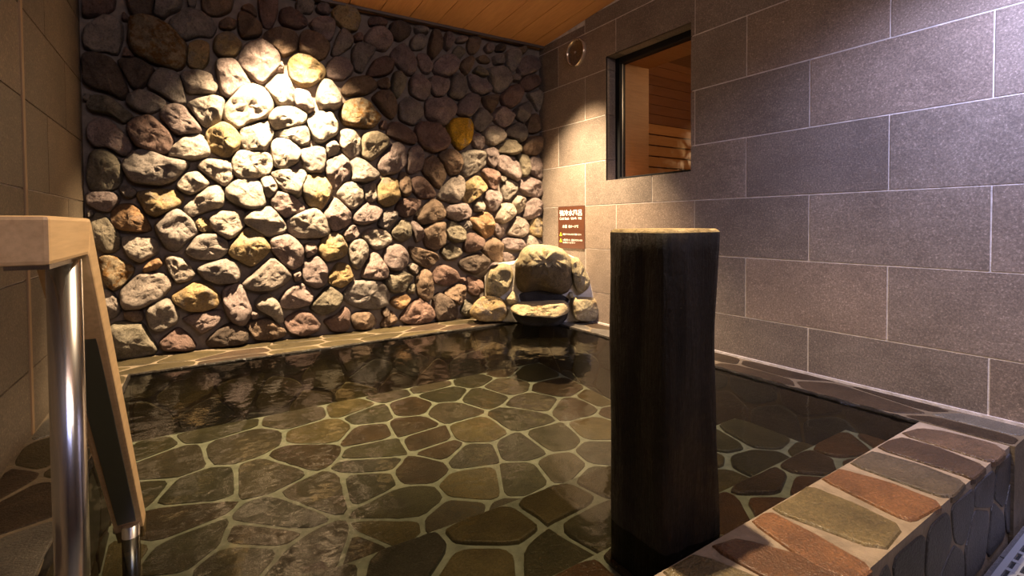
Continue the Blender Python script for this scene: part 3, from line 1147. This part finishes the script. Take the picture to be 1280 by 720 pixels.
# coping: one mass round three sides, flagstones on top and down the inner faces
cv, cf = [], []
bv, bf = cv, cf
add_box((XL - 0.003, YC0, -1.3), (XP0 - 0.004, YP1, ZC - 0.0012))
add_box((XP1 + 0.004, YC0, -1.3), (XR + 0.003, YP1, ZC - 0.0012))
add_box((XL - 0.003, YP1 + 0.004, -1.3), (XR + 0.003, YBACK, ZC - 0.0012))
cp = structure(obj('pool_coping', cv, cf, COPING_GROUT, None, (0.9, 2.9, -0.8)))
CPAL = ['wet_olive', 'wet_brown', 'wet_olive']
flags(cp, (XL, YP1, XR, 3.19), Vector((0, 0, ZC - 0.008)), X3, Y3, Z3, 0.115, 0.011, 0.0095, CPAL, 21, 2.0, tilt=0.012)
flags(cp, (YC0, XL, YP1, XP0), Vector((0, 0, ZC - 0.008)), Y3, X3, Z3, 0.12, 0.011, 0.0095, ['wet_brown', 'slate', 'wet_olive'], 22, 1.7, tilt=0.012)
flags(cp, (YC0, XP1, YP1, XR - 0.008), Vector((0, 0, ZC - 0.008)), Y3, X3, Z3, 0.13, 0.011, 0.0095, ['wet_brown', 'slate', 'wet_brown'], 23, 2.0, tilt=0.012)
flags(cp, (XP0, -1.15, XP1, ZC - 0.012), Vector((0, YP1 + 0.006, 0)), X3, Z3, -Y3, 0.14, 0.014, 0.008, ['brown', 'slate', 'olive'], 24, 1.2)
flags(cp, (YC1, -1.20, YP1, ZC - 0.012), Vector((XP1 + 0.006, 0, 0)), Y3, Z3, -X3, 0.16, 0.012, 0.008, ['slate', 'brown', 'veneer'], 25, 1.3)
flags(cp, (YC1, -1.20, YP1, ZC - 0.012), Vector((XP0 - 0.006, 0, 0)), Y3, Z3, X3, 0.16, 0.012, 0.008, ['slate', 'brown'], 26, 1.3)

# the wet broken lip of the coping at the water line
LIP = rock_mat('wet_dark_lip', (0.030, 0.026, 0.022), None, 0.5, 0.12)


def lip(p0, p1, inward):
    p0, p1, inward = Vector(p0), Vector(p1), Vector(inward)
    L, K, M = (p1 - p0).length, int((p1 - p0).length / 0.012), 7
    vs_, fs_ = [], []
    for k in range(K + 1):
        c = p0 + (p1 - p0) * (k / K)
        for q in range(M):
            t = 2 * math.pi * q / M
            rr = 0.0085 + 0.004 * noise.noise(Vector((c.x * 14, c.y * 14, t))) + 0.003 * noise.noise(Vector((c.x * 60, c.y * 60, t)))
            vs_.append(c + inward * (math.cos(t) * rr) + Z3 * (math.sin(t) * rr))
    for k in range(K):
        for q in range(M):
            fs_.append((k * M + q, k * M + (q + 1) % M, (k + 1) * M + (q + 1) % M, (k + 1) * M + q))
    obj('wet_lip', vs_, fs_, LIP, cp, (p0 + p1) / 2, smooth=True)


lip((XP0, YP1, ZC - 0.007), (XP1, YP1, ZC - 0.007), (0, 1, 0))
lip((XP1, YC1, ZC - 0.007), (XP1, YP1, ZC - 0.007), (1, 0, 0))
lip((XP0, YC1, ZC - 0.007), (XP0, YP1, ZC - 0.007), (1, 0, 0))

# front curb with its row of capstones and a veneer of flagstones on the outside
cu = structure(box('pool_curb', (XL, YC0 + 0.012, -1.3), (XP1 + 0.225, YC1, ZC - 0.004), FLAG_GROUT))
CAPS = [('brown', ((592, 292), (650, 276), (720, 285), (868, 322), (908, 348), (885, 376), (840, 372))),
        ('dark', ((523, 336), (560, 312), (600, 304), (700, 331), (858, 393), (802, 428), (770, 415))),
        ('drab', ((443, 386), (480, 356), (512, 345), (650, 385), (783, 435), (745, 480), (700, 478))),
        ('rust', ((352, 428), (378, 402), (402, 396), (560, 440), (714, 500), (625, 556), (580, 540))),
        ('olive', ((202, 522), (260, 480), (322, 449), (460, 505), (598, 572), (532, 640))),
        ('rust', ((125, 548), (170, 525), (210, 528), (360, 610), (498, 690), (445, 740), (330, 690)))]
r = random.Random(9)
ZT = Vector((0, 0, ZC - 0.012))
for k, (code, pts) in enumerate(CAPS):
    poly = []
    for a, b in pts:
        q = on_plane(880 + a / 2.4, 420 + b / 2.4, (0, 0, ZC), Z3)
        poly.append((q.x, min(max(q.y, YC0 + 0.006), YC1 - 0.004)))
    c0 = centroid(poly)
    poly = [(c0[0] + (a - c0[0]) * 1.02, min(max(c0[1] + (b - c0[1]) * 1.04, YC0 + 0.004), YC1 - 0.003)) for a, b in poly]
    slab('capstone', poly, ZT, X3, Y3, Z3, 0.014, FLAG[code], cu, 0.005, 1, 0.006, r)
x = 1.085
for k, code in enumerate(('rust', 'olive', 'rust', 'brown', 'olive', 'rust', 'slate', 'brown', 'olive', 'rust')):
    wd = r.uniform(0.12, 0.16)
    s = 0.06
    q = [(x - wd - s * 0.2, YC1 - 0.004), (x - 0.016 - s * 0.2, YC1 - 0.004), (x - 0.014 + s, YC0 + 0.006), (x - wd + s, YC0 + 0.006)]
    if k == 0:
        q = [(0.905, YC1 - 0.006), (0.985, YC1 - 0.025), (1.085, YC0 + 0.03), (1.05, YC0 + 0.006), (0.93, YC0 + 0.006)]
        wd = 0.185
    if min(a for a, b in q) > XL:
        slab('capstone', q, ZT, X3, Y3, Z3, 0.014, FLAG[code], cu, 0.005, 1, 0.006, r)
    x -= wd
flags(cu, (XL, ZFLOOR, XR - 0.01, ZC - 0.022), Vector((0, YC0 + 0.014, 0)), X3, Z3, -Y3, 0.15, 0.008, 0.006, ['veneer'], 31, 0.9, bev=0.003)

# water, filled to just under the coping
v, f = [], []
structure(obj('water', [(XP0, YC1, -0.699), (XP1, YC1, -0.699), (XP1, YP1, -0.699), (XP0, YP1, -0.699)], [(0, 1, 2, 3)], WATER, None, (0.9, 1.8, -0.699)))

# ================================================================ THINGS
# the charred timber post at the curb
PX0, PX1, PY0, PY1 = 0.808, 0.985, 0.664, 0.842
ncol, nrow = 40, 46
ptop = -0.014
rp = random.Random(2)
ring0 = []
corners = [(PX0, PY0), (PX1, PY0), (PX1, PY1), (PX0, PY1)]
cx, cy = (PX0 + PX1) / 2, (PY0 + PY1) / 2
sq = resample(corners, ncol)
vs, fs = [], []
for j in range(nrow + 1):
    t = j / nrow
    z = ZS1 + (ptop - ZS1) * t
    ins = 0.0
    if j == nrow:
        z, ins = ptop, 0.010
    elif j == nrow - 1:
        z = ptop - 0.004
        ins = 0.003
    elif j == nrow - 2:
        z = ptop - 0.008
    for k, (a, b) in enumerate(sq):
        dx, dy = a - cx, b - cy
        L = math.hypot(dx, dy)
        q = Vector((a * 14, b * 14, z * 2.2))
        amp = 0.010 * noise.noise(q) + 0.006 * noise.noise(Vector((a * 40, b * 40, z * 5)))
        corner = max(0, L - 0.108) * 0.55          # worn arrises
        wave = 0.006 * math.sin(z * 9 + 1.3) * (1 if dx > 0 else -0.4)
        s = (L - corner - ins + amp + wave * (abs(dx) / 0.09)) / L
        vs.append((cx + dx * s, cy + dy * s, z))
for j in range(nrow):
    for k in range(ncol):
        m = (k + 1) % ncol
        fs.append((j * ncol + k, j * ncol + m, (j + 1) * ncol + m, (j + 1) * ncol + k))
vs.append((cx, cy, ptop + 0.001))
for k in range(ncol):
    fs.append((nrow * ncol + k, nrow * ncol + (k + 1) % ncol, len(vs) - 1))
po = obj('timber_post', vs, fs, [POST, POST_TOP], None, (cx, cy, ZS1), smooth=True)
for p in po.data.polygons:
    if p.index >= (nrow - 2) * ncol:
        p.material_index = 1
tag(po, 'square charred black timber post standing in the pool at the stone curb', 'post')

# the stone water spout in the far corner
SA, SB = Vector((1.60, 2.97, 0)), Vector((2.31, 2.46, 0))
SU = (SB - SA).normalized()
SW = Vector((SU.y, -SU.x, 0))
if SW.dot(-SA) < 0:
    SW = -SW
sp = empty('water_spout', (1.98, 2.80, ZC))
tag(sp, 'pale stacked stone water spout with a hooded mouth in the pool corner', 'water spout')


def sp_poly(pts, off=0.0):
    out = []
    for a, b in pts:
        q = on_plane(560 + a / 6.4, 300 + b / 6.4, SA + SW * off, SW) - SA
        out.append((q.dot(SU), q.z))
    return out


mm = sp_poly([(285, 690), (285, 300), (345, 215), (520, 200), (590, 120), (660, 85), (930, 112), (1040, 160), (1125, 270), (1170, 440), (1250, 690)])
fr = [SA + SU * a + Z3 * max(b, ZC) - SW * 0.07 for a, b in mm]
bk = []
for q in fr:
    t = min((XR - 0.001 - q.x) / 0.583, (wall_y(q.x) - 0.01 - q.y) / 0.812)
    t = max(t, 0.0)
    bk.append(q - SW * t)
n = len(fr)
obj('mortar_core', fr + bk, [tuple(range(n))] + [(k, k + n, (k + 1) % n + n, (k + 1) % n) for k in range(n)], MORTAR_PALE, sp, SA)
r = random.Random(14)
PB = SA - SW * 0.075


HOOD = [(0.93, -0.03), (1.0, 0.0), (0.985, 0.16), (0.94, 0.32), (0.85, 0.50), (0.72, 0.68), (0.57, 0.83), (0.42, 0.93), (0.25, 0.98), (0.12, 1.0)]


def spout_stone(name, pts, H, code, drop=(0, 0), off=0.03, facets=3, grow=1.03, rough=1.0, base=0.0, rings=None):
    return boulder(name, sp_poly(pts, off), PB + SW * base, SU, Z3, SW, H, ROCK[code], sp, 40, r, drop, facets, grow, 0.03, rough, rings)


spout_stone('side_stone', [(290, 450), (300, 330), (330, 235), (420, 195), (500, 215), (522, 300), (480, 420), (410, 470), (330, 470)], 0.10, 's')
spout_stone('side_stone', [(300, 250), (345, 188), (410, 188), (330, 240)], 0.07, 'p')
spout_stone('side_stone', [(160, 600), (190, 530), (260, 470), (350, 455), (445, 500), (478, 600), (440, 665), (300, 675), (185, 640)], 0.15, 'y', (0, 0.01))
spout_stone('side_stone', [(455, 480), (520, 415), (572, 490), (540, 535), (480, 530)], 0.10, 's')
spout_stone('side_stone', [(980, 170), (1045, 142), (1092, 210), (1148, 340), (1132, 400), (1062, 445), (1010, 370)], 0.12, 's')
spout_stone('side_stone', [(985, 500), (1020, 470), (1100, 475), (1190, 480), (1228, 620), (1190, 665), (1100, 668), (1010, 652)], 0.13, 's')
spout_stone('side_stone', [(965, 470), (975, 435), (1005, 430), (1012, 480)], 0.08, 's')
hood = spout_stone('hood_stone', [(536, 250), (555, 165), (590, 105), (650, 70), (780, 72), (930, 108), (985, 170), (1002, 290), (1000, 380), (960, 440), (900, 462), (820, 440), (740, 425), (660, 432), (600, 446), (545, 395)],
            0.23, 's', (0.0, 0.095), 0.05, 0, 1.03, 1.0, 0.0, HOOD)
hood.data.materials.append(ROCK['h'])          # shade of the undercut front below the ridge, painted as darker rock
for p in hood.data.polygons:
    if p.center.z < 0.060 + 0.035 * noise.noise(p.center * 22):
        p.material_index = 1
spout_stone('shelf_stone', [(488, 572), (520, 545), (570, 525), (750, 515), (940, 508), (972, 555), (972, 600), (880, 620), (760, 622), (620, 606), (510, 598)], 0.34, 's', (0, 0.012), 0.10, 2, 1.03, 1.0)
spout_stone('base_stone', [(500, 600), (620, 610), (860, 620), (970, 600), (950, 660), (890, 712), (760, 722), (610, 715), (540, 670)], 0.16, 'B', (0, 0.02), 0.05, 2, 1.03, 0.6)
spout_stone('mouth_stone', [(570, 520), (560, 440), (640, 420), (760, 410), (900, 440), (975, 480), (975, 520), (800, 530)], 0.03, 'B', (0, 0), 0.0, 0, 1.0, 0.4)

# the notice board on the tiled wall
SY0, SY1, SZ0, SZ1 = 2.625, 2.922, -0.185, 0.121
sg = empty('notice_board', (XR, (SY0 + SY1) / 2, SZ0))
tag(sg, 'brown notice board with white lettering and two yellow warning triangles', 'sign')
BROWN1 = plain('sign_brown', (0.075, 0.024, 0.010), 0.5)
BROWN2 = plain('sign_dark_brown', (0.066, 0.020, 0.008), 0.5)
WHITE = plain('sign_white', (0.85, 0.84, 0.80), 0.5)
YELLOW = plain('sign_yellow', (0.85, 0.62, 0.03), 0.5)
SM = SZ0 + (SZ1 - SZ0) * 0.445
box('upper_panel', (XR - 0.006, SY0, SM + 0.001), (XR, SY1, SZ1), BROWN1, sg)
box('lower_panel', (XR - 0.006, SY0, SZ0), (XR, SY1, SM), BROWN2, sg)
TXT = Matrix(((0, 0, -1), (-1, 0, 0), (0, 1, 0)))


def lettering(text, x_left, x_right, z_mid, height, mat, bold=0.0):
    """Flat letters on the board: x in board widths from its left edge, z in metres."""
    cu_ = bpy.data.curves.new('lettering', 'FONT')
    cu_.body = text
    cu_.resolution_u = 2
    cu_.offset = bold
    to = bpy.data.objects.new('lettering_source', cu_)
    C.objects.link(to)
    dg = bpy.context.evaluated_depsgraph_get()
    me = bpy.data.meshes.new_from_object(to.evaluated_get(dg))
    C.objects.unlink(to)
    bpy.data.objects.remove(to)
    xs = [q.co.x for q in me.vertices]
    ys = [q.co.y for q in me.vertices]
    mx0, mx1, my0, my1 = min(xs), max(xs), min(ys), max(ys)
    W = SY1 - SY0
    kx, ky = (x_right - x_left) * W / (mx1 - mx0), height / (my1 - my0)
    for q in me.vertices:
        a, b = (q.co.x - (mx0 + mx1) / 2) * kx, (q.co.y - (my0 + my1) / 2) * ky
        q.co = TXT @ Vector((a, b, 0))
    me.materials.clear()
    me.materials.append(mat)
    return obj('lettering', None, None, None, sg, (XR - 0.0068, SY1 - (x_left + x_right) / 2 * W, z_mid), mesh=me)


HS = SZ1 - SZ0


def zrow(k):
    return SZ1 - HS * k


lettering('強冷水風呂', 0.06, 0.91, zrow(0.150), 0.046, WHITE, 0.02)
lettering('Cold Bath', 0.06, 0.43, zrow(0.285), 0.019, WHITE, 0.015)
lettering('냉수욕', 0.50, 0.71, zrow(0.285), 0.018, WHITE, 0.015)
lettering('冷浴', 0.77, 0.90, zrow(0.285), 0.018, WHITE, 0.015)
lettering('水温', 0.17, 0.35, zrow(0.475), 0.024, WHITE, 0.015)
lettering('約８～９℃', 0.41, 0.78, zrow(0.475), 0.022, WHITE, 0.015)
lettering('体調のすぐれない方はご遠慮ください', 0.19, 0.89, zrow(0.665), 0.014, WHITE, 0.01)
lettering('心臓の弱い方、高血圧の方は入浴を', 0.19, 0.93, zrow(0.800), 0.014, WHITE, 0.01)
lettering('お控えください', 0.19, 0.66, zrow(0.862), 0.014, WHITE, 0.01)
for kz in (0.665, 0.815):
    zc_, yc_ = zrow(kz), SY1 - 0.105 * (SY1 - SY0)
    obj('warning_triangle', [(XR - 0.0068, yc_ + 0.016, zc_ - 0.013), (XR - 0.0068, yc_ - 0.016, zc_ - 0.013), (XR - 0.0068, yc_, zc_ + 0.016)], [(0, 1, 2)], YELLOW, sg, (XR - 0.0068, yc_, zc_))

# the round clear cover high on the tiled wall
VY, VZ, VR = 2.709, 1.216, 0.098
vc = empty('wall_cover', (XR, VY, VZ))
tag(vc, 'round clear wall cover with a centre screw beside the window', 'wall cover')
prof = [(VR, 0.0), (VR, 0.016), (VR - 0.004, 0.022), (VR - 0.010, 0.022), (VR - 0.013, 0.016), (VR - 0.013, 0.0)]
vs, fs, K = [], [], 40
for k in range(K):
    t = 6.28318 * k / K
    for rr, h in prof:
        vs.append((XR - h, VY + rr * math.cos(t), VZ + rr * math.sin(t)))
m = len(prof)
for k in range(K):
    for q in range(m - 1):
        a, b = k * m + q, ((k + 1) % K) * m + q
        fs.append((a, b, b + 1, a + 1))
obj('rim', vs, fs, plain('cover_rim', (0.60, 0.48, 0.36), 0.18, 0.7), vc, (XR, VY, VZ), smooth=True)
cylinder('cover_disc', (XR - 0.008, VY, VZ), (XR - 0.012, VY, VZ), VR - 0.012, ACRYLIC, vc, 40)
cylinder('screw', (XR - 0.012, VY, VZ), (XR - 0.018, VY, VZ), 0.008, STEEL, vc, 16)

# the wooden handrail over the entry steps
RX0, RX1, RY0, RY1 = -0.166, -0.113, 0.613, 0.830
hr = empty('handrail', (-0.137, 0.805, ZS1))
tag(hr, 'light wooden handrail on steel posts sloping down into the pool', 'handrail')
RT, TH = 0.010, 0.046
slope = Vector((0, 1.490 - RY1, -0.716 - RT)).normalized()
nrm = Vector((0, slope.z, -slope.y))          # down and back, under the sloping rail
mit = TH * math.tan(math.acos(slope.y) / 2)
yb = RY1 - mit
v = [(x, y, z) for x in (RX0, RX1) for (y, z) in ((RY0, RT), (RY0, RT - TH), (yb, RT - TH), (RY1, RT))]
Q = [(0, 1, 2, 3), (7, 6, 5, 4), (0, 4, 5, 1), (1, 5, 6, 2), (2, 6, 7, 3), (3, 7, 4, 0)]


def prism(name, v, mat, at, bev=0.004):
    bm = bmesh.new()
    at = Vector(at)
    vs_ = [bm.verts.new(Vector(q) - at) for q in v]
    for q in Q:
        bm.faces.new([vs_[i] for i in q])
    bmesh.ops.recalc_face_normals(bm, faces=bm.faces)
    bmesh.ops.bevel(bm, geom=list(bm.edges), offset=bev, segments=2, affect='EDGES', profile=0.6)
    me = bpy.data.meshes.new(name)
    bm.to_mesh(me)
    bm.free()
    me.materials.append(mat)
    return obj(name, None, None, None, hr, at, mesh=me)


prism('top_rail', v, RAIL_WOOD, (-0.137, 0.72, -0.013))
end = Vector((0, 1.490, -0.716))
e2 = end + nrm * TH
v = [(x, y, z) for x in (RX0, RX1) for (y, z) in ((RY1, RT), (yb, RT - TH), (e2.y, e2.z), (end.y, end.z))]
prism('sloping_rail', v, RAIL_WOOD, (-0.137, 1.15, -0.36))
m0, m1 = Vector((0, yb + 0.01, RT - TH)) + slope * 0.01, e2 - slope * 0.12
v = [(x, q.y, q.z) for x in (RX0 + 0.010, RX1 - 0.010) for q in (m0, m0 + nrm * 0.006, m1 + nrm * 0.006, m1)]
prism('mounting_plate', v, BRUSHED, (-0.137, 1.1, -0.36), 0.001)
box('mounting_plate', (RX0 + 0.010, RY0 + 0.05, RT - TH - 0.007), (RX1 - 0.010, yb + 0.012, RT - TH + 0.001), STEEL, hr)
PC = -0.134
pt = cylinder('post', (PC, 0.792, ZS1 - 0.002), (PC, 0.792, RT - TH - 0.004), 0.0168, STEEL, hr, 32)
cylinder('flange', (PC, 0.792, ZS1), (PC, 0.792, ZS1 + 0.010), 0.045, STEEL, pt, 28)
y2 = 1.385
z2 = RT - TH + (y2 - yb) * slope.z / slope.y - 0.004
pt = cylinder('post', (PC, y2, FZ0), (PC, y2, z2), 0.0168, STEEL, hr, 32)
cylinder('flange', (PC, y2, FZ0 + 0.002), (PC, y2, FZ0 + 0.014), 0.045, STEEL, pt, 28)

# floor drain at the foot of the curb
GX0, GX1, GY0, GY1 = 1.25, 2.29, 0.20, 0.392
gr = empty('drain_grate', (1.8, 0.3, ZFLOOR))
tag(gr, 'grey slotted drain grate on the floor along the curb foot', 'drain grate')
GM = plain('grate_grey', (0.30, 0.31, 0.34), 0.45, 0.4)
for a, b in (((GX0, GY1 - 0.014), (GX1, GY1)), ((GX0, GY0), (GX1, GY0 + 0.014)), ((GX0, GY0 + 0.014), (GX0 + 0.014, GY1 - 0.014)), ((GX1 - 0.014, GY0 + 0.014), (GX1, GY1 - 0.014))):
    box('frame', (a[0], a[1], ZFLOOR), (b[0], b[1], ZFLOOR + 0.012), GM, gr)
box('tray', (GX0 + 0.003, GY0 + 0.003, ZFLOOR - 0.001), (GX1 - 0.003, GY1 - 0.003, ZFLOOR + 0.002), plain('drain_dark', (0.012, 0.012, 0.014), 0.6), gr)
for k in range(6):
    y = GY0 + 0.022 + k * 0.0265
    box('bar', (GX0 + 0.014, y, ZFLOOR + 0.002), (GX1 - 0.014, y + 0.014, ZFLOOR + 0.010), GM, gr)
for k in range(1, 17):
    x = GX0 + k * (GX1 - GX0) / 17
    box('cross_bar', (x - 0.008, GY0 + 0.014, ZFLOOR + 0.0025), (x + 0.008, GY1 - 0.014, ZFLOOR + 0.0105), GM, gr)
